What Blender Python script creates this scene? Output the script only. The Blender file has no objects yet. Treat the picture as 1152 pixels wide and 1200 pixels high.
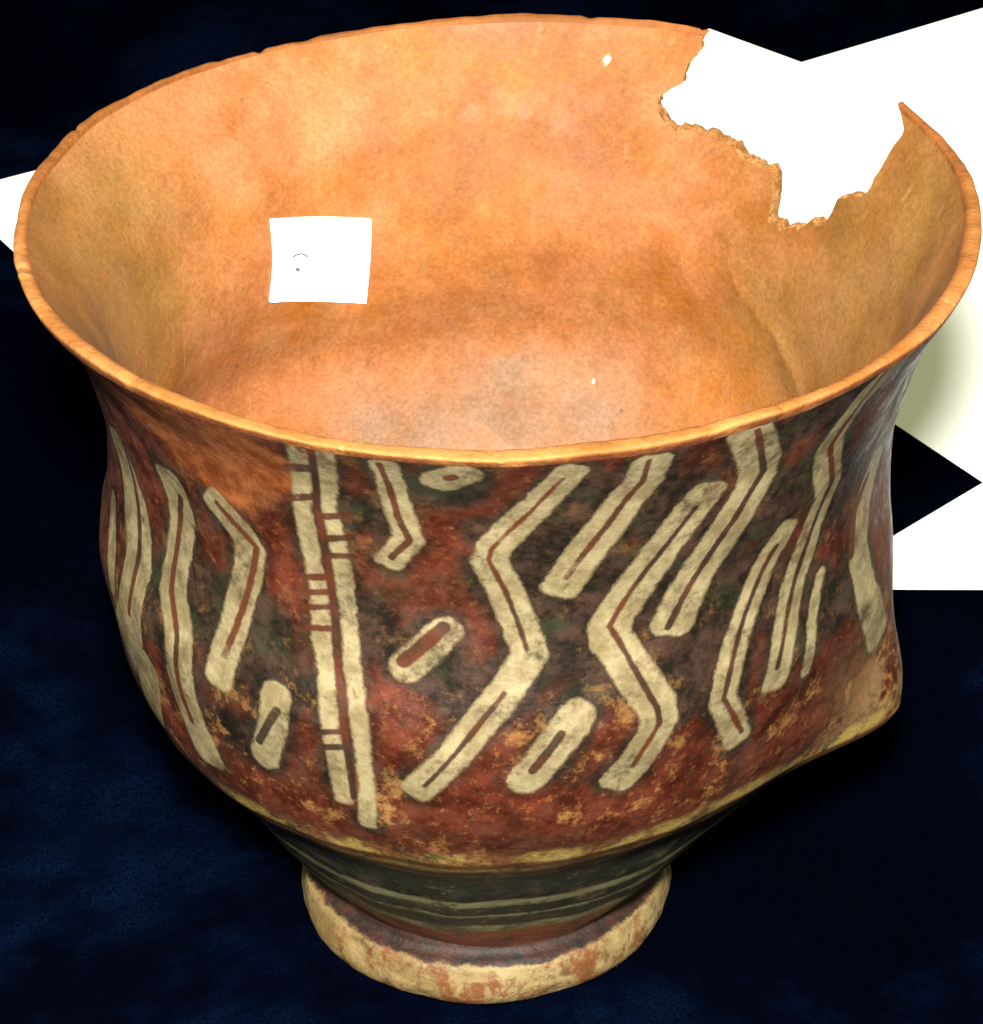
import bpy, math, random
import numpy as np

scene = bpy.context.scene
col = scene.collection

# ------------------------------------------------------------------ camera
cam_data = bpy.data.cameras.new('camera')
cam = bpy.data.objects.new('camera', cam_data)
col.objects.link(cam)
cam.location = (0.0, -0.75, 0.5963)
cam.rotation_euler = (math.pi / 2 - 0.5609, 0, 0)
cam_data.sensor_fit = 'HORIZONTAL'
cam_data.sensor_width = 36
cam_data.lens = 123.63
cam_data.clip_start = 0.02
cam_data.clip_end = 50
scene.camera = cam

# ------------------------------------------------------------------ light: a flash gun above the lens, ambient fill added, tinted yellow-green to colour the shadows
world = bpy.data.worlds.new('World')
scene.world = world
world.use_nodes = True
bg = world.node_tree.nodes['Background']
bg.inputs['Color'].default_value = (0.97, 1.0, 0.55, 1)
bg.inputs['Strength'].default_value = 0.40

fl = bpy.data.lights.new('flash', 'AREA')
fl.shape = 'DISK'
fl.size = 0.08
fl.energy = 54
fl.color = (1.0, 0.96, 0.88)
flash = bpy.data.objects.new('flash', fl)
col.objects.link(flash)
flash.location = (-0.01, -0.75, 0.72)
import mathutils
flash.rotation_euler = (mathutils.Vector((0, 0.05, 0.1)) - flash.location).to_track_quat('-Z', 'Y').to_euler()

scene.view_settings.view_transform = 'Standard'
scene.view_settings.look = 'None'
scene.view_settings.gamma = 1
scene.view_settings.exposure = 0.0

rng = np.random.default_rng(7)

# ------------------------------------------------------------------ node helpers
class NT:
    def __init__(self, name):
        self.m = bpy.data.materials.new(name)
        self.m.use_nodes = True
        self.t = self.m.node_tree
        self.b = self.t.nodes['Principled BSDF']
        self.tc = self.t.nodes.new('ShaderNodeTexCoord')
    def n(self, typ, **kw):
        nd = self.t.nodes.new(typ)
        for k, v in kw.items():
            setattr(nd, k, v)
        return nd
    def inp(self, sock, v):
        if isinstance(v, bpy.types.NodeSocket):
            self.t.links.new(v, sock)
        elif isinstance(v, (tuple, list)) and len(v) == 3 and sock.type == 'RGBA':
            sock.default_value = (*v, 1)
        else:
            sock.default_value = v
    def math(self, op, a, b=0.0, c=None, clamp=False):
        nd = self.n('ShaderNodeMath', operation=op, use_clamp=clamp)
        self.inp(nd.inputs[0], a); self.inp(nd.inputs[1], b)
        if c is not None: self.inp(nd.inputs[2], c)
        return nd.outputs[0]
    def ss(self, v, lo, hi, a=0.0, b=1.0):
        nd = self.n('ShaderNodeMapRange', interpolation_type='SMOOTHSTEP')
        self.inp(nd.inputs['Value'], v)
        self.inp(nd.inputs['From Min'], lo); self.inp(nd.inputs['From Max'], hi)
        self.inp(nd.inputs['To Min'], a); self.inp(nd.inputs['To Max'], b)
        return nd.outputs[0]
    def mix(self, f, a, b, mode='MIX'):
        nd = self.n('ShaderNodeMix', data_type='RGBA', blend_type=mode)
        self.inp(nd.inputs[0], f); self.inp(nd.inputs[6], a); self.inp(nd.inputs[7], b)
        return nd.outputs[2]
    def noise(self, scale, detail=4, rough=0.6, stretch=None, dist=0.0, seed=0.0):
        co = self.tc.outputs['Object']
        mp = self.n('ShaderNodeMapping')
        self.t.links.new(co, mp.inputs['Vector'])
        mp.inputs['Location'].default_value = (seed, seed * 0.7, -seed * 1.3)
        if stretch: mp.inputs['Scale'].default_value = stretch
        nd = self.n('ShaderNodeTexNoise')
        self.t.links.new(mp.outputs[0], nd.inputs['Vector'])
        nd.inputs['Scale'].default_value = scale
        nd.inputs['Detail'].default_value = detail
        nd.inputs['Roughness'].default_value = rough
        nd.inputs['Distortion'].default_value = dist
        return nd.outputs['Fac']
    def attr(self, name):
        return self.n('ShaderNodeAttribute', attribute_name=name).outputs['Fac']
    def bump(self, h, strength=0.3, dist=0.001, prev=None):
        nd = self.n('ShaderNodeBump')
        nd.inputs['Strength'].default_value = strength
        nd.inputs['Distance'].default_value = dist
        self.inp(nd.inputs['Height'], h)
        if prev is not None: self.t.links.new(prev, nd.inputs['Normal'])
        return nd.outputs[0]
    def out(self, color, rough=0.6, normal=None, spec=0.35, tone=None):
        if tone: color = self.mix(1.0, color, tone, 'MULTIPLY')
        self.inp(self.b.inputs['Base Color'], color)
        self.inp(self.b.inputs['Roughness'], rough)
        self.b.inputs['Specular IOR Level'].default_value = spec
        if normal is not None: self.t.links.new(normal, self.b.inputs['Normal'])
        return self.m

# ------------------------------------------------------------------ materials
def mat_cloth():
    k = NT('navy_cloth')
    a = k.noise(7, 5, 0.62, dist=0.8)
    b = k.noise(55, 3, 0.6, seed=3)
    f = k.math('ADD', k.math('MULTIPLY', a, 0.75), k.math('MULTIPLY', b, 0.25))
    f = k.ss(f, 0.46, 0.66)
    c = k.mix(f, (0.0002, 0.0004, 0.0016), (0.0010, 0.0036, 0.0140))
    w = k.noise(1400, 2, 0.5)
    c = k.mix(k.ss(w, 0.35, 0.7), c, (0.0003, 0.0006, 0.0024))
    nb = k.bump(k.noise(260, 4, 0.6, seed=9), 0.5, 0.0015)
    nb = k.bump(w, 0.4, 0.0005, nb)
    return k.out(c, 1.0, nb, 0.0)

def mat_paper():
    k = NT('white_paper')
    c = k.mix(k.noise(40, 3), (0.86, 0.87, 0.85), (0.91, 0.915, 0.90))
    return k.out(c, 0.75, k.bump(k.noise(300, 3), 0.08, 0.0004), 0.25)

def mat_ink():
    k = NT('pencil_ink')
    return k.out(k.mix(k.noise(900, 2), (0.05, 0.05, 0.055), (0.12, 0.12, 0.12)), 0.8)

def mat_inner():
    k = NT('bare_orange_clay')
    n1 = k.noise(22, 5, 0.66, dist=0.1)
    n2 = k.noise(70, 5, 0.7, seed=2)
    n3 = k.noise(480, 3, 0.7, seed=5)
    c = k.mix(k.ss(n1, 0.36, 0.64), (0.255, 0.084, 0.013), (0.330, 0.120, 0.050))
    c = k.mix(k.math('MULTIPLY', k.ss(n2, 0.45, 0.75), 0.6), c, (0.300, 0.142, 0.052))
    c = k.mix(k.math('MULTIPLY', k.ss(k.noise(38, 5, 0.7, seed=11), 0.54, 0.72), 0.7), c, (0.215, 0.070, 0.014))
    olive = k.math('MULTIPLY', k.attr('olive'), k.ss(k.noise(30, 5, 0.7, seed=17), 0.15, 0.5))  # olive side walls: clay tint plus their dimmer light put into the colour
    c = k.mix(k.math('MULTIPLY', olive, 0.65), c, (0.150, 0.094, 0.022))
    gr = k.math('MULTIPLY', k.attr('grey'), k.ss(k.noise(48, 5, 0.75, seed=21), 0.22, 0.55))
    c = k.mix(k.math('MULTIPLY', gr, 0.9), c, (0.205, 0.128, 0.085))
    c = k.mix(k.math('MULTIPLY', k.ss(n3, 0.60, 0.74), 0.5), c, (0.150, 0.055, 0.014))
    gn = k.noise(750, 3, 0.8, seed=71)
    c = k.mix(1.0, c, k.mix(k.ss(gn, 0.3, 0.7), (0.80, 0.77, 0.72), (1.13, 1.13, 1.13)), 'MULTIPLY')
    c = k.mix(k.math('MULTIPLY', k.ss(k.noise(75, 6, 0.8, seed=83), 0.55, 0.72), 0.6), c, (0.150, 0.070, 0.022))
    big = k.noise(15, 6, 0.74, dist=0.15, seed=91)
    c = k.mix(1.0, c, k.mix(k.ss(big, 0.34, 0.64), (0.76, 0.72, 0.56), (1.22, 1.26, 1.36)), 'MULTIPLY')
    sc = k.noise(200, 3, 0.7, stretch=(1.0, 1.0, 0.10), seed=95)
    c = k.mix(k.math('MULTIPLY', k.math('MULTIPLY', k.ss(sc, 0.60, 0.70), k.ss(k.noise(16, 3, seed=97), 0.50, 0.62)), 0.25), c, (0.40, 0.235, 0.13))
    # faint scrape streaks running up the wall
    st = k.noise(60, 3, 0.6, stretch=(3.0, 3.0, 0.35), seed=30)
    c = k.mix(k.math('MULTIPLY', k.ss(st, 0.56, 0.74), 0.10), c, (0.36, 0.17, 0.07))
    # sparse dark pits
    vo = k.n('ShaderNodeTexVoronoi'); k.t.links.new(k.tc.outputs['Object'], vo.inputs['Vector']); vo.inputs['Scale'].default_value = 120
    pit = k.math('MULTIPLY', k.ss(vo.outputs['Distance'], 0.11, 0.05), k.ss(k.noise(25, 3, seed=41), 0.5, 0.62))
    c = k.mix(k.math('MULTIPLY', pit, 0.6), c, (0.10, 0.045, 0.02))
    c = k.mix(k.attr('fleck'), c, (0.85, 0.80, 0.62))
    h = k.math('ADD', k.math('MULTIPLY', n2, 0.6), k.math('MULTIPLY', n3, 0.25))
    nb = k.bump(k.noise(12, 3, seed=8), 0.35, 0.004)
    nb = k.bump(h, 0.35, 0.0012, nb)
    return k.out(c, k.ss(n2, 0.3, 0.7, 0.55, 0.8), nb, 0.25, (0.76, 0.74, 0.68))

def mat_rim():
    k = NT('rim_ochre_clay')
    n1 = k.noise(35, 5, 0.65, seed=1)
    n2 = k.noise(160, 5, 0.7, seed=2)
    c = k.mix(k.ss(n1, 0.35, 0.65), (0.29, 0.115, 0.026), (0.40, 0.195, 0.068))
    c = k.mix(k.math('MULTIPLY', k.ss(n2, 0.52, 0.72), 0.6), c, (0.17, 0.058, 0.014))
    c = k.mix(k.math('MULTIPLY', k.ss(k.noise(95, 4, 0.7, seed=6), 0.64, 0.72), 0.6), c, (0.52, 0.38, 0.19))
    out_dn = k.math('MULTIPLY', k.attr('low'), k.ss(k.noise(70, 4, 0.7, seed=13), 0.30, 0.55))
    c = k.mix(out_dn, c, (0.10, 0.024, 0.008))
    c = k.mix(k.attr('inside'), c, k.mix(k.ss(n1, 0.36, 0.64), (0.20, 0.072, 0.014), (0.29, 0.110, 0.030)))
    nb = k.bump(n2, 0.5, 0.0015)
    nb = k.bump(k.noise(60, 4, 0.65, seed=77), 0.5, 0.003, nb)
    return k.out(c, 0.72, nb, 0.25, (0.66, 0.575, 0.44))

def mat_break():
    k = NT('fracture_clay')
    n = k.noise(260, 5, 0.75)
    c = k.mix(k.ss(n, 0.35, 0.65), (0.22, 0.09, 0.025), (0.36, 0.20, 0.08))
    return k.out(c, 0.9, k.bump(n, 0.9, 0.002), 0.15, (0.7, 0.62, 0.5))

def mat_outer():
    k = NT('painted_slip')
    sd, ln, dk, pl, hz = (k.attr(a) for a in ('sd_cream', 'sd_line', 'dark', 'plain', 'hz'))
    nA = k.noise(40, 5, 0.68, dist=0.5)
    nB = k.noise(120, 5, 0.72, seed=4)
    nC = k.noise(420, 4, 0.7, seed=7)
    # red slip
    red = k.mix(k.ss(nB, 0.32, 0.68), (0.022, 0.0046, 0.0024), (0.078, 0.0145, 0.0050))
    red = k.mix(k.math('MULTIPLY', k.ss(nC, 0.54, 0.72), 0.5), red, (0.20, 0.072, 0.022))
    red = k.mix(k.math('MULTIPLY', k.ss(k.noise(260, 5, 0.75, seed=61), 0.52, 0.66), 0.75), red, (0.022, 0.009, 0.005))
    # dark paint between the motifs
    blk = k.mix(k.ss(nB, 0.40, 0.66), (0.006, 0.0045, 0.0032), (0.030, 0.014, 0.0085))
    blk = k.mix(k.ss(k.noise(60, 4, 0.7, seed=19), 0.50, 0.68), blk, (0.014, 0.0165, 0.0085))
    halo = k.ss(sd, 4.0, 0.2, 0.0, 0.36)
    dm = k.math('ADD', k.math('ADD', dk, halo), k.math('MULTIPLY', k.math('SUBTRACT', nA, 0.5), 1.9))
    dm = k.math('ADD', dm, k.math('MULTIPLY', k.math('SUBTRACT', nB, 0.5), 0.9))
    c = k.mix(k.ss(dm, -0.10, 0.62), red, blk)
    # worn spots down to the ochre body
    worn = k.ss(k.math('ADD', k.noise(85, 6, 0.75, seed=23), k.math('MULTIPLY', nC, 0.25)), 0.66, 0.80)
    worn = k.math('MULTIPLY', worn, k.ss(hz, 165.0, 95.0, 0.22, 1.0))
    c = k.mix(k.math('MULTIPLY', worn, 0.75), c, (0.20, 0.105, 0.034))
    sm = k.math('MULTIPLY', k.attr('scuff_highlight'), k.ss(k.math('ADD', k.noise(60, 6, 0.75, seed=101), k.math('MULTIPLY', nC, 0.3)), 0.52, 0.74))
    c = k.mix(k.math('MULTIPLY', sm, 0.75), c, (0.23, 0.170, 0.085))  # pale lug top: scuffing plus a highlight put into the colour
    # bare orange upper part on one side
    pm = k.ss(k.math('ADD', pl, k.math('MULTIPLY', k.math('SUBTRACT', nA, 0.5), 1.3)), 0.35, 0.75)
    pcol = k.mix(k.ss(nB, 0.35, 0.65), (0.090, 0.023, 0.007), (0.19, 0.060, 0.017))
    c = k.mix(pm, c, pcol)
    # cream strokes with ragged worn edges
    edge = k.math('ADD', k.math('MULTIPLY', k.math('SUBTRACT', nB, 0.5), 2.8), k.math('MULTIPLY', k.math('SUBTRACT', nC, 0.5), 2.0))
    cm = k.ss(k.math('ADD', k.math('ADD', sd, 0.62), edge), 0.65, -0.65)
    lose = k.ss(k.math('ADD', k.noise(55, 5, 0.72, seed=31), k.math('MULTIPLY', nC, 0.3)), 0.64, 0.88)
    cm = k.math('MULTIPLY', cm, k.math('SUBTRACT', 1.0, k.math('MULTIPLY', lose, 0.85)))
    cream = k.mix(k.ss(nB, 0.34, 0.66), (0.118, 0.096, 0.054), (0.205, 0.176, 0.106))
    cream = k.mix(k.math('MULTIPLY', k.ss(nC, 0.52, 0.72), 0.5), cream, (0.125, 0.080, 0.034))
    c = k.mix(cm, c, cream)
    lm = k.ss(k.math('ADD', ln, k.math('MULTIPLY', edge, 0.35)), 0.48, -0.22)
    lm = k.math('MULTIPLY', lm, k.ss(k.noise(75, 4, 0.7, seed=37), 0.25, 0.45, 0.45, 0.95))
    lcol = k.mix(k.ss(k.noise(30, 3, seed=43), 0.42, 0.58), (0.016, 0.008, 0.005), (0.055, 0.014, 0.006))
    c = k.mix(lm, c, lcol)
    # painted bands round the base (hz in mm, hand-wobbled)
    z = k.math('ADD', hz, k.math('MULTIPLY', k.math('SUBTRACT', k.noise(28, 3, seed=50), 0.5), 5.0))
    z = k.math('ADD', z, k.math('MULTIPLY', k.math('SUBTRACT', nC, 0.5), 1.6))
    rp = k.n('ShaderNodeValToRGB')
    k.t.links.new(k.math('DIVIDE', z, 100.0), rp.inputs[0])
    cr = rp.color_ramp
    G = (0.010, 0.014, 0.009); K = (0.007, 0.0065, 0.0045); R = (0.14, 0.028, 0.010); Y = (0.24, 0.18, 0.055); W = (0.115, 0.117, 0.062); O = (0.11, 0.045, 0.012)
    stops = [(0.0, R), (0.275, R), (0.300, O), (0.318, W), (0.338, W), (0.352, K), (0.400, G), (0.415, W), (0.422, K), (0.468, G), (0.480, W), (0.502, W),
             (0.512, K), (0.560, G), (0.680, G), (0.695, W), (0.705, G), (0.735, O), (0.760, Y), (0.775, O), (0.795, O), (0.812, Y), (0.850, Y), (0.870, O)]
    while len(cr.elements) < len(stops): cr.elements.new(0.5)
    for e, (p, cc) in zip(cr.elements, stops):
        e.position = p; e.color = (*cc, 1)
    band = k.mix(k.math('MULTIPLY', k.ss(nB, 0.45, 0.7), 0.35), rp.outputs[0], (0.06, 0.028, 0.012))
    band = k.mix(k.math('MULTIPLY', k.ss(k.noise(48, 6, 0.75, seed=67), 0.44, 0.58), k.ss(z, 70.0, 78.0)), band, k.mix(k.ss(nC, 0.4, 0.6), (0.055, 0.022, 0.010), (0.13, 0.05, 0.016)))
    band = k.mix(k.math('MULTIPLY', k.ss(k.noise(80, 5, 0.75, seed=69), 0.52, 0.60), 0.75), band, (0.013, 0.013, 0.008))
    band = k.mix(k.math('MULTIPLY', worn, 0.4), band, (0.17, 0.12, 0.05))
    bm = k.ss(k.math('ADD', z, k.math('MULTIPLY', k.math('SUBTRACT', nB, 0.5), 14.0)), 88.0, 82.5)
    c = k.mix(bm, c, band)
    h = k.math('ADD', k.math('MULTIPLY', nB, 0.5), k.math('MULTIPLY', nC, 0.35))
    h = k.math('ADD', h, k.math('MULTIPLY', cm, 0.12))
    nb = k.bump(k.noise(15, 3, seed=8), 0.3, 0.004)
    nb = k.bump(h, 0.45, 0.0012, nb)
    return k.out(c, k.ss(nB, 0.3, 0.7, 0.36, 0.64), nb, 0.35, (0.92, 0.88, 0.78))

def mat_foot():
    k = NT('cream_foot_slip')
    hz = k.attr('hz')
    n1 = k.noise(60, 5, 0.7)
    n2 = k.noise(190, 5, 0.75, seed=3)
    c = k.mix(k.ss(n1, 0.35, 0.65), (0.17, 0.128, 0.052), (0.27, 0.225, 0.118))
    c = k.mix(k.math('MULTIPLY', k.ss(k.noise(95, 6, 0.75, seed=12), 0.47, 0.60), 0.9), c, (0.13, 0.040, 0.012))
    c = k.mix(k.math('MULTIPLY', k.ss(n2, 0.52, 0.68), 0.8), c, (0.085, 0.052, 0.02))
    up = k.ss(k.math('ADD', hz, k.math('MULTIPLY', k.math('SUBTRACT', n1, 0.5), 5.0)), 12.5, 13.3)
    c = k.mix(up, c, k.mix(k.ss(n2, 0.35, 0.65), (0.008, 0.005, 0.0035), (0.040, 0.011, 0.005)))  # near-black foot top: dark paint plus recess shade put into the colour
    nb = k.bump(n1, 0.4, 0.002); nb = k.bump(n2, 0.5, 0.0012, nb)
    return k.out(c, 0.65, nb, 0.3, (0.66, 0.58, 0.48))

M = dict(cloth=mat_cloth(), paper=mat_paper(), ink=mat_ink(), inner=mat_inner(), rim=mat_rim(), brk=mat_break(), outer=mat_outer(), foot=mat_foot())

# ------------------------------------------------------------------ object helpers
def mesh_obj(name, verts, faces, mat, parent=None, attrs=None, normals=None, smooth=True):
    me = bpy.data.meshes.new(name)
    verts = np.asarray(verts, np.float32)
    faces = [tuple(f) for f in faces] if not isinstance(faces, np.ndarray) else faces
    if isinstance(faces, np.ndarray):
        nf, w = faces.shape
        me.vertices.add(len(verts)); me.vertices.foreach_set('co', verts.ravel())
        me.loops.add(nf * w); me.loops.foreach_set('vertex_index', faces.astype(np.int32).ravel())
        me.polygons.add(nf); me.polygons.foreach_set('loop_start', np.arange(0, nf * w, w, dtype=np.int32))
        me.update(calc_edges=True)
    else:
        me.from_pydata(verts.tolist(), [], faces); me.update()
    if smooth: me.polygons.foreach_set('use_smooth', np.ones(len(me.polygons), dtype=bool))
    for k, v in (attrs or {}).items():
        a = me.attributes.new(k, 'FLOAT', 'POINT')
        a.data.foreach_set('value', np.asarray(v, np.float32).ravel())
    me.validate()
    if normals is not None:
        me.normals_split_custom_set_from_vertices(np.asarray(normals, np.float32).tolist())
    me.materials.append(mat)
    o = bpy.data.objects.new(name, me)
    col.objects.link(o)
    o.parent = parent
    return o

def tag(o, label=None, cat=None, group=None, kind=None):
    if label: o['label'] = label
    if cat: o['category'] = cat
    if group: o['group'] = group
    if kind: o['kind'] = kind

# ------------------------------------------------------------------ the cloth
def build_cloth():
    nx, ny = 220, 260
    xs = np.linspace(-1.1, 1.1, nx); ys = np.linspace(-0.9, 1.7, ny)
    X, Y = np.meshgrid(xs, ys)
    Z = np.zeros_like(X)
    for i in range(26):
        a = rng.uniform(0, math.pi); wl = rng.uniform(0.05, 0.35); ph = rng.uniform(0, 6.28)
        Z += wl * 0.012 * np.sin((X * math.cos(a) + Y * math.sin(a)) * 6.283 / wl + ph)
    Z *= 0.55
    calm = np.exp(-((np.hypot(X, Y)) / 0.09) ** 4)
    calm2 = np.clip(1 - 0.75 * (np.exp(-(((X - 0.1) / 0.28) ** 4 + ((Y - 0.36) / 0.30) ** 4))), 0, 1)
    Z = (Z - 0.006) * (1 - calm) * calm2 
    Z = np.minimum(Z, -0.0005) - 0.0003
    V = np.stack([X, Y, Z], -1).reshape(-1, 3)
    i = np.arange((ny - 1) * nx).reshape(ny - 1, nx)[:, :-1].ravel()
    F = np.stack([i, i + 1, i + nx + 1, i + nx], 1)
    o = mesh_obj('tablecloth', V, F, M['cloth'])
    tag(o, kind='structure')
build_cloth()

# ------------------------------------------------------------------ white paper sheets lying behind the pot
def sheet(corners, z, label, amp, seed):
    r = np.random.default_rng(seed)
    c = np.array(corners, float)
    n = 28
    u = np.linspace(0, 1, n); U, W = np.meshgrid(u, u)
    P = (c[0] * ((1 - U) * (1 - W))[..., None] + c[1] * (U * (1 - W))[..., None] + c[2] * (U * W)[..., None] + c[3] * ((1 - U) * W)[..., None])
    a1, a2, p1, p2 = r.uniform(0, 3.1), r.uniform(0, 3.1), r.uniform(0, 6), r.uniform(0, 6)
    zz = z + amp * (1 + 0.5 * np.sin((P[..., 0] * math.cos(a1) + P[..., 1] * math.sin(a1)) * 22 + p1) + 0.5 * np.sin((P[..., 0] * math.cos(a2) + P[..., 1] * math.sin(a2)) * 13 + p2))
    top = np.concatenate([P, zz[..., None]], -1).reshape(-1, 3)
    bot = top - np.array([0, 0, 0.00025])
    V = np.concatenate([top, bot]); N = n * n
    F = []
    for j in range(n - 1):
        for i in range(n - 1):
            q = j * n + i
            F.append((q, q + 1, q + n + 1, q + n)); F.append((N + q, N + q + n, N + q + n + 1, N + q + 1))
    rim = [i for i in range(n)] + [j * n + n - 1 for j in range(1, n)] + [(n - 1) * n + i for i in range(n - 2, -1, -1)] + [j * n for j in range(n - 2, 0, -1)]
    for a, b in zip(rim, rim[1:] + rim[:1]): F.append((b, a, N + a, N + b))
    o = mesh_obj('paper_sheet', V, F, M['paper'], smooth=False)
    tag(o, label, 'paper', 'white paper sheets lying on the cloth')
    return o
def quad(p, ang, a, b):
    ca, sa = math.cos(math.radians(ang)), math.sin(math.radians(ang))
    p = np.array(p); u = np.array([ca, sa]) * a; v = np.array([sa, -ca]) * b
    return [p, p + v, p + u + v, p + u]
sheet(quad((-0.2117, 0.4335), 32, 0.20, 0.15), 0.0001, 'white paper sheet with one corner poking out behind the pot opposite the broken gap', 0.0002, 1)
sheet(quad((0.0935, 0.5875), -43, 0.21, 0.15), 0.0009, 'white paper sheet whose slanting far edge shows just through the rim gap', 0.0002, 2)
sheet(quad((-0.002, 0.4625), 34, 0.40, 0.325), 0.0017, 'large white paper sheet seen through the rim gap, shaded by the pot', 0.0003, 3)
sheet([(0.0998, 0.1486), (0.33, 0.1465), (0.33, 0.40), (0.3255, 0.3728)], 0.0027, 'white paper sheet with a straight edge ending beside the lug', 0.0003, 4)

# ------------------------------------------------------------------ the pot: shape
H = 0.2147
ZC = np.array([.016, .032, .048, .062, .076, .090, .106, .124, .142, .160, .178, .196, .2117])
RL = np.array([.0452, .0575, .0676, .0756, .0875, .0956, .0993, .1016, .0983, .0978, .1015, .1080, .1184])
DU = np.array([0, 0, 0, 0, 0, 0, 0, .001, .0035, .0045, .005, .004, .001])
def herm(zc, r, z):
    m = np.gradient(r, zc); i = np.clip(np.searchsorted(zc, z) - 1, 0, len(zc) - 2)
    hh = zc[i + 1] - zc[i]; t = (z - zc[i]) / hh
    return (2*t**3 - 3*t*t + 1) * r[i] + (t**3 - 2*t*t + t) * hh * m[i] + (-2*t**3 + 3*t*t) * r[i+1] + (t**3 - t*t) * hh * m[i+1]
def side_w(t):
    w = np.clip(.5 + .9 * np.cos(t), 0, 1)
    return w * w * (3 - 2 * w)
def lug(t, z):
    a = (t + .2199 + math.pi) % (2 * math.pi) - math.pi
    dz = z - .0769
    g = np.where(dz > 0, np.exp(-(np.abs(dz) / .0290) ** 1.45), np.clip(1 - np.abs(dz) / .052, 0, 1) ** 1.15)
    ridge = .0008 * np.exp(-np.abs(z - .0800) / .005)
    return .0208 * np.exp(-(np.abs(a) / .235) ** 1.6) * g + ridge
waves = [(rng.integers(1, 7), rng.uniform(-60, 60), rng.uniform(0, 6.28), rng.uniform(0.00008, 0.00028)) for _ in range(14)]
waves += [(rng.integers(8, 22), rng.uniform(-220, 220), rng.uniform(0, 6.28), rng.uniform(0.00003, 0.00008)) for _ in range(16)]
def uneven(t, z):
    return sum(a * np.sin(k * t + q * z + p) for k, q, p, a in waves)
def thick(z): return np.interp(z, [.03, .08, .19, .2117], [.009, .007, .0055, .0044])
def place(R, t, z):
    fr = z / H
    c = np.cos(t)
    lift = .0022 * np.exp(-((t - .75) / .45) ** 2) * fr ** 3 - .0016 * np.clip(np.sin(t), 0, 1) * fr ** 3
    return np.stack([-.002 + .0026 * fr + R * c, R * np.sin(t), z + .0018 * c * fr ** 2 + lift], -1)
def r_out(t, z): return herm(ZC, RL, z) + herm(ZC, DU, z) * side_w(t) + lug(t, z) + uneven(t, z)
def r_in(t, z):
    zc = np.maximum(z, .016)
    thin = 1 - np.clip(np.sin(t) * 1.6 + .25, 0, 1) * (.25 * np.clip((z - .165) / .03, 0, 1) + .42 * np.clip((z - .190) / .022, 0, 1))
    # the crease where the wall over the lug was pushed out
    zl = .1411 + (t - .55) * .0587
    zl = zl + .0012 * np.sin(t * 23) + .0006 * np.sin(t * 61 + 1)
    crease = -.0013 * np.exp(-np.sqrt((z - zl) ** 2 + .0012 ** 2) / .0048) * np.clip((t - .40) / .15, 0, 1) * np.clip((.98 - t) / .2, 0, 1)
    return herm(ZC, RL, zc) + herm(ZC, DU, zc) * side_w(t) + uneven(t + .3, z) - thick(z) * thin + crease

# the broken gap: lowest wall height left standing, against angle
NC = 1440
TH = -math.pi + np.arange(NC) * 2 * math.pi / NC
GT = [.425, .430, .487, .516, .5205, .553, .600, .622, .681, .740, .7425, .760, .820, .877, .945, 1.008, 1.045, 1.083, 1.086]
GZ = [.2200, .1926, .1900, .1876, .1838, .1806, .1786, .1752, .1746, .1752, .1810, .1853, .1865, .1882, .1893, .1913, .1902, .1896, .2200]
top = np.interp(TH, GT, GZ, left=.22, right=.22)
jag = sum(a * np.sin(k * TH + p) for k, a, p in [(41, .0007, 1.), (97, .0005, 2.2), (163, .0003, .4), (311, .00015, 5.), (517, .00012, 3.)])
top = np.where(top < .215, top + jag, top)
ZR_OUT, ZR_IN = .2114, .2131
def warp(t, z):
    wl = np.interp(z, [.186, .1896, .1924, .1952, .2019, .2064, .2103, .215], [0, .008, .034, .062, .008, -.006, -.016, -.034])
    wr = np.interp(z, [.190, .1971, .2033, .2089, .2117, .2147], [0, -.006, -.004, .000, .022, .060])
    jg = .006 * np.sin(z * 830 + .6) + .0045 * np.sin(z * 1730 + 2) * np.sin(z * 410) + .0015 * np.sin(z * 4700 + 1)
    gl = np.exp(-((t - 1.086) / .17) ** 2); gr = np.exp(-((t - .427) / .10) ** 2)
    return t + (wl + jg) * gl + (wr + jg) * gr

pot = bpy.data.objects.new('footed_pot', None)
col.objects.link(pot)
tag(pot, 'painted clay pot on a round foot, a jagged piece missing from its rim', 'pot')

def grid_normals(G, sgn):
    a = np.roll(G, -1, 1) - np.roll(G, 1, 1); b = np.gradient(G, axis=0)
    n = np.cross(a, b) * sgn
    return n / np.maximum(np.linalg.norm(n, axis=-1, keepdims=True), 1e-12)
def grid_part(name, G, Nn, fmask, attrs, mat, flip=False, clamp_rows=None):
    nr, nc = G.shape[:2]
    i, j = np.nonzero(fmask)
    j2 = (j + 1) % nc
    F = np.stack([i * nc + j, i * nc + j2, (i + 1) * nc + j2, (i + 1) * nc + j], 1)
    if flip: F = F[:, ::-1]
    used = np.unique(F); remap = np.full(nr * nc, -1); remap[used] = np.arange(len(used))
    return mesh_obj(name, G.reshape(-1, 3)[used], remap[F], mat, pot, {k: v.reshape(-1)[used] for k, v in attrs.items()},
                    Nn.reshape(-1, 3)[used] if Nn is not None else None)

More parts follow.
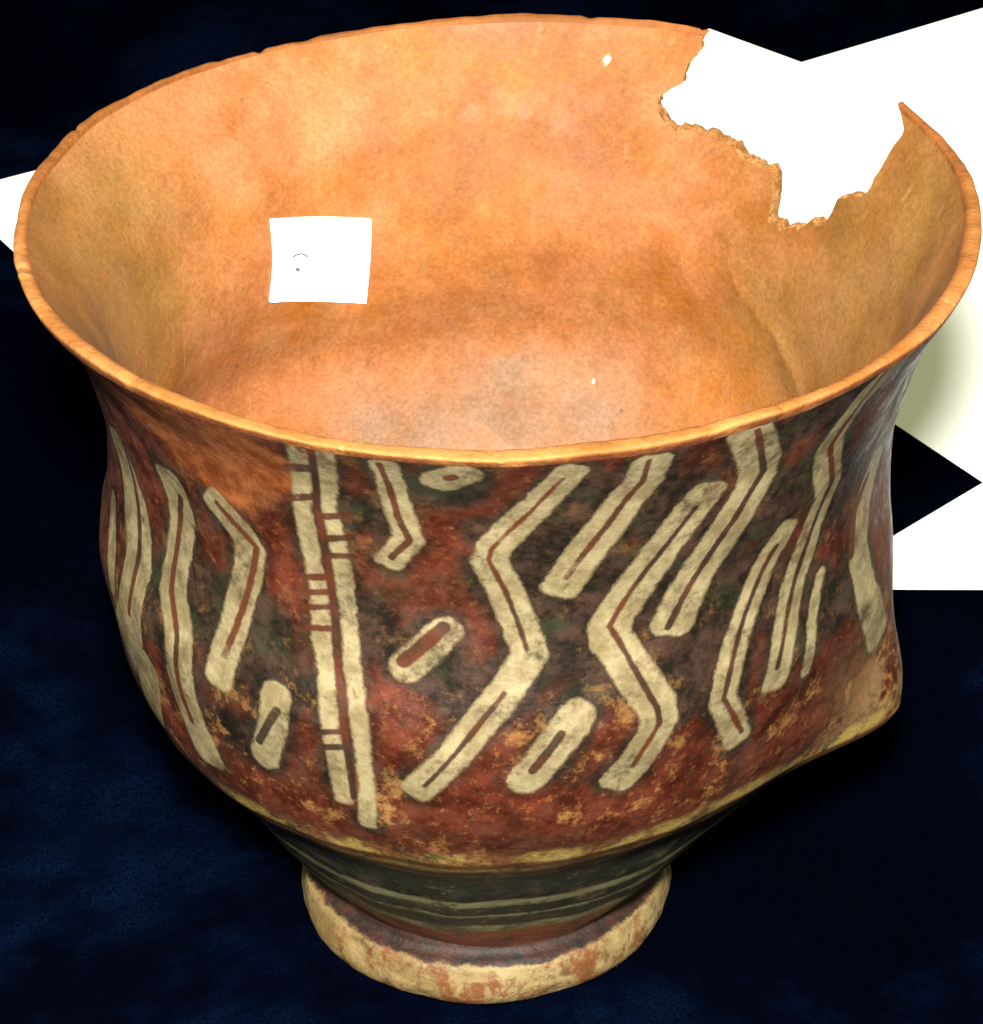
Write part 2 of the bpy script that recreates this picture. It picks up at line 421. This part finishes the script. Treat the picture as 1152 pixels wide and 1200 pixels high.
CREAM = [
    ([(-1.4216, 0.20862), (-1.4504, 0.20246), (-1.4923, 0.19378), (-1.5708, 0.1809), (-1.5787, 0.17726), (-1.5368, 0.16634), (-1.4765, 0.14815), (-1.5315, 0.13835), (-1.6153, 0.12659), (-1.6677, 0.11847), (-1.7462, 0.10783)], 0.00471),
    ([(-1.2671, 0.20862), (-1.2723, 0.20078), (-1.3273, 0.18678), (-1.3954, 0.17138), (-1.4137, 0.16746)], 0.00532),
    ([(-1.1126, 0.19238), (-1.1572, 0.18258), (-1.2305, 0.16606), (-1.2907, 0.15431), (-1.2854, 0.15039), (-1.1676, 0.12911), (-1.1572, 0.12407), (-1.2043, 0.11371), (-1.254, 0.10755)], 0.00560),
    ([(-1.0708, 0.21142), (-0.9922, 0.19574), (-0.987, 0.19014), (-1.0184, 0.1795), (-1.0812, 0.16494), (-1.1336, 0.15067)], 0.00604),
    ([(-0.8299, 0.16774), (-0.8718, 0.15935), (-0.9242, 0.14647), (-0.966, 0.13303), (-0.9817, 0.12407), (-0.9006, 0.10755)], 0.00452),
    ([(-0.6807, 0.2117), (-0.7409, 0.20498), (-0.7749, 0.19126), (-0.7435, 0.1823), (-0.6938, 0.1725), (-0.7226, 0.15795), (-0.7671, 0.14535), (-0.8037, 0.12603), (-0.8116, 0.12211)], 0.00525),
    ([(-0.3875, 0.16354), (-0.4424, 0.15291), (-0.4581, 0.14171), (-0.4267, 0.12687), (-0.3351, 0.10979)], 0.00600),
    ([(-0.644, 0.14507), (-0.6807, 0.13303), (-0.6938, 0.11847)], 0.00261),
    ([(-0.3718, 0.19546), (-0.3901, 0.18398), (-0.3587, 0.17194)], 0.00300),
    ([(-1.7829, 0.20974), (-1.7724, 0.19266), (-1.7541, 0.1823), (-1.8064, 0.17418)], 0.00403),
    ([(-1.6808, 0.20414), (-1.6258, 0.20862)], 0.00462),
    ([(-1.775, 0.14255), (-1.6729, 0.15487)], 0.00407),
    ([(-1.487, 0.11203), (-1.364, 0.13107)], 0.00463),
    ([(-2.1546, 0.10643), (-2.1075, 0.11931), (-2.0996, 0.12911)], 0.00398),
    ([(-1.953, 0.2103), (-2.0028, 0.1865), (-2.0001, 0.16914), (-1.9923, 0.15935), (-1.9871, 0.14675), (-1.9661, 0.13555), (-1.9583, 0.12743), (-1.9426, 0.11315), (-1.9347, 0.10055)], 0.00306),
    ([(-1.8954, 0.21114), (-1.9347, 0.18874), (-1.9242, 0.1753), (-1.9216, 0.16103), (-1.9085, 0.14451), (-1.898, 0.13723), (-1.8771, 0.12435), (-1.8719, 0.10587), (-1.8771, 0.09327)], 0.00286),
    ([(-2.2803, 0.17754), (-2.207, 0.1711), (-2.1834, 0.16662), (-2.2227, 0.15151), (-2.2593, 0.13611), (-2.2777, 0.12631)], 0.00504),
    ([(-2.4662, 0.17446), (-2.4478, 0.16522), (-2.4897, 0.14563), (-2.4923, 0.13975), (-2.4347, 0.13051), (-2.4164, 0.11987), (-2.3981, 0.10643), (-2.3667, 0.09663)], 0.00629),
    ([(-2.7908, 0.16746), (-2.7279, 0.15571), (-2.6808, 0.13835), (-2.6861, 0.12071), (-2.7908, 0.10643)], 0.00833),
    ([(-2.9243, 0.14255), (-2.8615, 0.13219), (-2.8301, 0.12267)], 0.00374),
    ([(-2.6206, 0.11119), (-2.6599, 0.09439)], 0.00625),
]
LINES = [
    ([(-1.4373, 0.20582), (-1.4923, 0.19378), (-1.5734, 0.18062), (-1.5787, 0.17726), (-1.5368, 0.16634), (-1.4844, 0.14927)], 0.00051),
    ([(-1.5368, 0.13779), (-1.6153, 0.12659), (-1.6677, 0.11847), (-1.7253, 0.10979)], 0.00058),
    ([(-1.275, 0.2089), (-1.2723, 0.20078), (-1.3273, 0.18678), (-1.4032, 0.17054)], 0.00067),
    ([(-1.131, 0.18762), (-1.2305, 0.16662), (-1.2907, 0.15375), (-1.2671, 0.14955), (-1.1676, 0.12855), (-1.1598, 0.12379), (-1.2174, 0.11147)], 0.00061),
    ([(-1.0498, 0.2103), (-0.9739, 0.19266), (-1.0184, 0.1795), (-1.0812, 0.16494), (-1.1441, 0.15011)], 0.00083),
    ([(-0.8482, 0.16326), (-0.8718, 0.15879), (-0.9242, 0.14647), (-0.9582, 0.13387), (-0.9791, 0.12435), (-0.8927, 0.10951)], 0.00068),
    ([(-0.7121, 0.2117), (-0.7671, 0.18958), (-0.6885, 0.17474), (-0.7226, 0.15795), (-0.7671, 0.14535), (-0.8116, 0.12631)], 0.00078),
    ([(-0.4267, 0.16075), (-0.4922, 0.15459), (-0.5027, 0.14283)], 0.00143),
    ([(-1.7907, 0.20974), (-1.775, 0.19014), (-1.7541, 0.18174), (-1.8012, 0.1753)], 0.00077),
    ([(-1.6598, 0.20582), (-1.6467, 0.20694)], 0.00116),
    ([(-1.7802, 0.14451), (-1.6808, 0.15543)], 0.00105),
    ([(-1.4687, 0.11539), (-1.4032, 0.12631)], 0.00069),
    ([(-2.1625, 0.11175), (-2.0944, 0.12463)], 0.00068),
    ([(-1.9242, 0.21086), (-1.9635, 0.1879), (-1.9583, 0.17362), (-1.9556, 0.15907), (-1.9426, 0.14031), (-1.919, 0.12771), (-1.9085, 0.10167)], 0.00077),
    ([(-2.0001, 0.20078), (-1.9452, 0.20274)], 0.00178),
    ([(-2.0342, 0.18846), (-1.9661, 0.19126)], 0.00106),
    ([(-2.0342, 0.16326), (-1.9583, 0.16578)], 0.00086),
    ([(-2.0342, 0.15879), (-1.9583, 0.16103)], 0.00084),
    ([(-2.0316, 0.15459), (-1.9556, 0.15655)], 0.00070),
    ([(-2.0263, 0.14899), (-1.9504, 0.15039)], 0.00071),
    ([(-1.9504, 0.1851), (-1.885, 0.18762)], 0.00104),
    ([(-1.9556, 0.1781), (-1.885, 0.18034)], 0.00088),
    ([(-1.9583, 0.17278), (-1.8876, 0.17418)], 0.00088),
    ([(-1.974, 0.12183), (-1.9164, 0.12351)], 0.00084),
    ([(-1.974, 0.11707), (-1.9111, 0.11875)], 0.00085),
    ([(-2.2698, 0.17698), (-2.2017, 0.1711), (-2.1625, 0.16746), (-2.2096, 0.15095), (-2.2646, 0.13303)], 0.00082),
    ([(-2.4374, 0.16998), (-2.4557, 0.16494), (-2.5002, 0.14507), (-2.5002, 0.13947), (-2.44, 0.13023), (-2.4243, 0.11959), (-2.4059, 0.10587)], 0.00099),
    ([(-2.7279, 0.1711), (-2.6965, 0.15487), (-2.6782, 0.14087), (-2.6782, 0.12379)], 0.00106),
]

# ---- outer wall
NRO = 330
zo = np.linspace(.016, ZR_OUT, NRO)
T, Z = np.meshgrid(TH, zo)
Tw = warp(T, Z)
Pfull = place(r_out(Tw, Z), Tw, Z)
Nout = grid_normals(Pfull, 1)
Zc = np.minimum(Z, top[None])
Tc = warp(T, Zc)
Pout = np.where((Zc < Z)[..., None], place(r_out(Tc, Zc), Tc, Zc), Pfull)
arc = np.concatenate([[0], np.cumsum(np.hypot(np.diff(herm(ZC, RL, zo)), np.diff(zo)))])
RB = .0985
def field(strokes, init=.008):
    D = np.full((NRO, NC), init)
    rb = np.maximum(herm(ZC, RL, zo), .05)
    for pts, half in strokes:
        p = [((t), np.interp(z, zo, arc)) for t, z in pts]
        for si_, ((t0, s0), (t1, s1)) in enumerate(zip(p[:-1], p[1:])):
            pad = half + init
            lo_r = max(np.searchsorted(arc, min(s0, s1) - pad) - 1, 0); hi_r = min(np.searchsorted(arc, max(s0, s1) + pad) + 1, NRO)
            if hi_r <= lo_r: continue
            jl = int(math.floor((min(t0, t1) - pad / .06 + math.pi) / (2 * math.pi) * NC)); jh = int(math.ceil((max(t0, t1) + pad / .06 + math.pi) / (2 * math.pi) * NC))
            js = np.arange(jl, jh + 1); tt = -math.pi + js * 2 * math.pi / NC
            rr = rb[lo_r:hi_r, None]
            x = (tt[None] - t0) * rr; y = (arc[lo_r:hi_r] - s0)[:, None]
            dx = (t1 - t0) * rr; dy = s1 - s0
            q = np.clip((x * dx + y * dy) / (dx * dx + dy * dy + 1e-12), 0, 1)
            d = np.hypot(x - q * dx, y - q * dy) - half
            ll = np.sqrt(dx * dx + dy * dy) + 1e-9
            al = (x * dx + y * dy) / ll; pp = np.abs(x * dy - y * dx) / ll - half
            eye = len(p) <= 3
            rad = half * (1.0 if eye else .62); ext = half * (.8 if eye else .62)
            def cap(be):
                return np.hypot(np.maximum(pp + rad, 0), np.maximum(be + rad, 0)) + np.minimum(np.maximum(pp + rad, be + rad), 0) - rad
            if si_ == 0: d = np.where(al < 0, cap(-al - ext), d)
            if si_ == len(p) - 2: d = np.where(al > ll, cap(al - ll - ext), d)
            jj = js % NC
            blk = D[lo_r:hi_r][:, jj]
            D[lo_r:hi_r, jj] = np.minimum(blk, d)
    return D
def both(st):        # the painter repeats the frieze on the far side
    return st + [([(t + math.pi, z) for t, z in pts], h) for pts, h in st if all(-2.5 < t < -.8 for t, z in pts)]
CREAM = [(p, h * 1.18 if len(p) <= 3 and h > .0039 else h) for p, h in CREAM]
LINES = [(p, h * 1.6 if len(p) == 2 and p[0][1] < .16 and abs(p[0][1] - p[1][1]) > .005 else h) for p, h in LINES]
sd = field(both(CREAM)) * 1000
ln = field(both(LINES)) * 1000
DARK = [(-1.372, .1924, 45), (-1.45, .1705, 45), (-1.291, .1658, 40), (-1.144, .1759, 40), (-1.021, .1554, 40), (-1.401, .1495, 35), (-1.492, .1848, 30), (-1.228, .1921, 30), (-.903, .1795, 35), (-.809, .1826, 35), (-1.037, .1344, 45), (-1.319, .1392, 25), (-2.152, .1434, 35), (-2.354, .1451, 30), (-1.872, .1535, 25), (-1.864, .189, 20), (-2.092, .1319, 25), (-1.61, .1876, 18), (-1.652, .1997, 25), (-1.66, .1403, 25), (-.584, .17, 40), (-.83, .1476, 30), (-.623, .1325, 30), (-.833, .2117, 40), (-2.558, .1353, 30), (-2.241, .1106, 25), (-2.244, .1865, 15)]
DARK = DARK + [(t + math.pi, z, r) for t, z, r in DARK]
PLAIN = [(-2.299, .2000, 62), (-2.131, .2010, 50), (-2.427, .2050, 55), (-2.06, .1990, 34), (-2.22, .188, 40)]
def blobs(L, T, Z, sc=3700.0):
    v = np.zeros_like(T)
    for t, z, r in L:
        a = (T - t + math.pi) % (2 * math.pi) - math.pi
        r = r / sc
        v = np.maximum(v, np.exp(-(((a * .1) / r) ** 2 + ((Z - z) / r) ** 2) * .8))
    return v
at = dict(sd_cream=sd, sd_line=ln, dark=blobs(DARK, T, Z), plain=blobs(PLAIN, T, Z), hz=Z * 1000, scuff_highlight=np.clip(lug(T, Z) / .016, 0, 1) * np.clip((Z - .078) / .004, 0, 1))
def standing(Zl):
    tm = np.minimum(top, np.roll(top, -1))[None]; tx = np.maximum(top, np.roll(top, -1))[None]
    return (tx > Zl) & (Zl - tm < .0025)
open_face = standing(Z[:-1])
lugm = lug(T, Z) > .0052
lugf = lugm[:-1] & lugm[1:] & (Z[:-1] > .0800)
basef = (Z[:-1] < .0800)
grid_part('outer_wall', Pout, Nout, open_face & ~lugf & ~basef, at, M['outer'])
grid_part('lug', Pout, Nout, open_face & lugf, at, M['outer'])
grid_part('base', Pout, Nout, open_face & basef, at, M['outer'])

# ---- inner wall and floor
NRI = 200
zi = np.concatenate([np.linspace(.030, ZR_IN, NRI)])
T, Z = np.meshgrid(TH, zi)
Tw = warp(T, Z)
Pf = place(r_in(Tw, Z), Tw, Z)
Zc = np.minimum(Z, top[None]); Tc = warp(T, Zc)
Pin = np.where((Zc < Z)[..., None], place(r_in(Tc, Zc), Tc, Zc), Pf)
cut = Zc < Z
rows = []
for fr_, zz_ in ((.02, .0225), (.3, .0226), (.6, .0235), (.85, .0260)):
    rr = r_in(TH, np.full(NC, .030)) * fr_
    rows.append(place(rr, TH, np.full(NC, zz_)))
Pin_all = np.concatenate([np.array(rows), Pin]); Pf_all = np.concatenate([np.array(rows), Pf])
cut_all = np.concatenate([np.zeros((4, NC), bool), cut])
Nin = grid_normals(Pf_all, -1)
OLIVE = [(3.0, .19, 150), (2.78, .17, 90), (2.72, .195, 80), (-2.7, .19, 120), (.30, .17, 150), (.15, .20, 140), (.55, .15, 100), (-.4, .19, 120), (.45, .185, 80)]  # side walls: own tint and painted-in shade together
GREY = [(1.56, .098, 85), (1.42, .090, 75), (1.75, .095, 60), (1.60, .07, 90), (1.25, .105, 60), (1.95, .10, 50), (1.5, .112, 55)]
FLECK = [(1.29, .2048, 3.4), (1.25, .113, 2)]  # pale flecks; the one by the rim is a small highlight painted in
Ta = np.concatenate([np.tile(TH, (4, 1)), T]); Za = np.concatenate([np.full((4, NC), .025), Z])
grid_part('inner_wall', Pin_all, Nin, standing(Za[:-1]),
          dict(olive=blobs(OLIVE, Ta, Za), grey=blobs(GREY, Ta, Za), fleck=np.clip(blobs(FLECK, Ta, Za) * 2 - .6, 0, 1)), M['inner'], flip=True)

# ---- rim lip (rounded, a little ragged), standing only where the wall is whole
full = top > .215
nl = 15
so = r_out(TH, np.full(NC, ZR_OUT)); si = r_in(TH, np.full(NC, ZR_IN))
crest = .2144 + .0004 * np.sin(5 * TH + 1) + .00016 * np.sin(17 * TH) + .00008 * np.sin(41 * TH + 2) + .00006 * np.sin(89 * TH)
chips = [(2.14, .012, .0009), (2.02, .03, .0005), (-2.35, .02, .0006), (-2.9, .015, .0007), (-.55, .02, .0005), (1.35, .014, .0006), (-1.15, .02, .0004)]
chips += [(rng.uniform(-3.1, 3.1), rng.uniform(.004, .016), rng.uniform(.0002, .0007)) for _ in range(12)]
for t0, w, d in chips: crest = crest - d * np.exp(-((TH - t0) / w) ** 2)
scuff = np.convolve(np.concatenate([rng.normal(0, 1, NC)] * 3), np.hanning(31) / np.hanning(31).sum(), 'same')[NC:2 * NC] * .00035
bulge = .0003 + .0004 * np.sin(3 * TH + .5) + .00012 * np.sin(11 * TH)
LG = []; LT = []; LI = []
for k in range(nl):
    a = math.pi * k / (nl - 1)
    w = .5 - .5 * math.cos(a)
    base = ZR_OUT + (ZR_IN - ZR_OUT) * w
    zz_ = base + (crest - base) * math.sin(a) ** 0.40
    slope = .50 * (zz_ - base)
    rr = so * (1 - w) + si * w + slope + (bulge * math.cos(a) * 1.2 + scuff) * math.sin(a)
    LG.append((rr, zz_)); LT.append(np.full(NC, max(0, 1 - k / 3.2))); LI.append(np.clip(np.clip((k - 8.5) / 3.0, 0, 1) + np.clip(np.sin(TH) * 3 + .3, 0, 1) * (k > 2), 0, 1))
G = np.stack([place(r, warp(TH, np.minimum(z, .2147)), z) for r, z in LG])
fm = np.tile(full & np.roll(full, -1), (nl - 1, 1))
grid_part('rim', G, None, fm, dict(low=np.array(LT), inside=np.array(LI)), M['rim'])

# ---- broken edge: fracture face joining outer and inner wall round the gap
BV = []; BF = []
idx = np.nonzero(~full)[0]
j0, j1 = idx.min() - 1, idx.max() + 1
js = np.arange(j0, j1 + 1)
nw = 7
zt = np.minimum(top[js], .2147)
def edge_col(jcol, ztop):
    t = TH[jcol]; out = []
    for k in range(nw):
        w = k / (nw - 1)
        z_ = ztop + (.0007 * math.sin(w * math.pi) + rng.normal(0, .00018) * (0 < k < nw - 1))
        tt = float(warp(np.array(t), np.array(ztop)))
        za = np.array(min(ztop, ZR_OUT)); zb = np.array(min(ztop, ZR_IN))
        r = float(r_out(tt, za)) * (1 - w) + float(r_in(tt, zb)) * w
        out.append(place(np.array(r), np.array(tt), np.array(z_)))
    return out
# the two ends follow the wall down from the lip so the broken sides are closed
cols = []
for s in np.linspace(.2126, float(top[js[1]]), 26)[:-1]: cols.append(edge_col(js[0], s))
for jj in js[1:-1]: cols.append(edge_col(jj, float(min(top[jj], .2126))))
for s in np.linspace(float(top[js[-2]]), .2126, 26)[1:]: cols.append(edge_col(js[-1], s))
BV = np.array(cols).reshape(-1, 3)
nc_ = len(cols)
for c_ in range(nc_ - 1):
    for k in range(nw - 1):
        BF.append((c_ * nw + k, c_ * nw + k + 1, (c_ + 1) * nw + k + 1, (c_ + 1) * nw + k))
for jc in (j0, j1):
    b0 = len(BV)
    BV = np.concatenate([BV, G[:, jc % NC]])
    BF.append(tuple(range(b0, b0 + nl)))
bo = mesh_obj('broken_edge', BV, BF, M['brk'], pot, smooth=False)
tag(bo, 'jagged fracture edge round the missing piece')

# ---- foot ring
prof = [(.0001, .0), (.030, .0), (.0490, .0), (.0508, .0010), (.0517, .0030), (.0519, .0052), (.0515, .0088), (.0507, .0118), (.0498, .0129), (.0486, .0135), (.0470, .0140), (.0458, .0150), (.0450, .0172), (.0445, .0215)]
pr = np.array(prof)
# resample finely
L_ = np.concatenate([[0], np.cumsum(np.hypot(*np.diff(pr, axis=0).T))])
ss_ = np.concatenate([np.linspace(0, L_[2], 6)[:-1], np.linspace(L_[2], L_[-1], 40)])
fr_r = np.interp(ss_, L_, pr[:, 0]); fr_z = np.interp(ss_, L_, pr[:, 1])
nf = 360
tf = np.arange(nf) * 2 * math.pi / nf
T2, R2 = np.meshgrid(tf, fr_r); _, Z2 = np.meshgrid(tf, fr_z)
wob = .0004 * np.sin(3 * T2 + 1) + .0003 * np.sin(7 * T2 + Z2 * 200) + .0001 * np.sin(19 * T2 + Z2 * 500) + .00006 * np.sin(43 * T2 + 2)
for t0, z0_, d in ((-2.3, .010, .0010), (-1.9, .002, .0009), (-1.2, .002, .0008), (-.6, .011, .0008), (-1.5, .012, .0006)):
    wob = wob - d * np.exp(-((T2 - (t0 % 6.2832)) / .07) ** 2 - ((Z2 - z0_) / .002) ** 2)
R2 = R2 + wob * np.clip(Z2 / .001, 0, 1)
G = np.stack([-.002 + R2 * np.cos(T2), R2 * np.sin(T2), Z2], -1)
grid_part('foot', G, None, np.ones((len(fr_r) - 1, nf), bool), dict(hz=Z2 * 1000), M['foot'])

# ------------------------------------------------------------------ the paper label stuck inside the pot
LC = [(2.2619, .17502), (1.9373, .16746), (1.9635, .14199), (2.3012, .15179)]
n = 18
def on_inner(t, z, off):
    return place(r_in(t, z) - off, t, z)
u = np.linspace(0, 1, n); U, W = np.meshgrid(u, u)
tt = LC[0][0] * (1 - U) * (1 - W) + LC[1][0] * U * (1 - W) + LC[2][0] * U * W + LC[3][0] * (1 - U) * W
zz = LC[0][1] * (1 - U) * (1 - W) + LC[1][1] * U * (1 - W) + LC[2][1] * U * W + LC[3][1] * (1 - U) * W
lift = .0004 + .0005 * (np.abs(U - .5) * 2) ** 4 * (W)
front = on_inner(tt, zz, lift + .0003).reshape(-1, 3); back = on_inner(tt, zz, lift * 0 + .00002).reshape(-1, 3)
V = np.concatenate([front, back]); N = n * n; F = []
for j in range(n - 1):
    for i in range(n - 1):
        q = j * n + i
        F.append((q, q + n, q + n + 1, q + 1)); F.append((N + q, N + q + 1, N + q + n + 1, N + q + n))
ring = [i for i in range(n)] + [j * n + n - 1 for j in range(1, n)] + [(n - 1) * n + i for i in range(n - 2, -1, -1)] + [j * n for j in range(n - 2, 0, -1)]
for a, b in zip(ring, ring[1:] + ring[:1]): F.append((a, b, N + b, N + a))
lab = mesh_obj('paper_label', V, F, M['paper'], smooth=False)
tag(lab, 'small square white paper label stuck to the inside wall of the pot', 'label')
def ink(pts, wid):
    pts = np.array(pts); d = np.gradient(pts, axis=0); d /= np.linalg.norm(d, axis=1)[:, None] + 1e-9
    nn = np.stack([-d[:, 1], d[:, 0]], 1) * wid
    V = []
    for p in np.concatenate([pts + nn, pts - nn]):
        U_, W_ = p
        t = LC[0][0] * (1 - U_) * (1 - W_) + LC[1][0] * U_ * (1 - W_) + LC[2][0] * U_ * W_ + LC[3][0] * (1 - U_) * W_
        z = LC[0][1] * (1 - U_) * (1 - W_) + LC[1][1] * U_ * (1 - W_) + LC[2][1] * U_ * W_ + LC[3][1] * (1 - U_) * W_
        lf = .0004 + .0005 * (abs(U_ - .5) * 2) ** 4 * W_
        V.append(on_inner(np.array(t), np.array(z), lf + .0004))
    m = len(pts)
    mesh_obj('ink_mark', np.array(V), [(i, i + 1, m + i + 1, m + i) for i in range(m - 1)], M['ink'], lab)
ink([(.20, .44), (.25, .415), (.30, .405), (.34, .42), (.37, .45)], .012)
ink([(.24, .60), (.26, .585), (.28, .60), (.265, .615)], .022)
ink([(.64, .50), (.66, .54), (.66, .58)], .005)
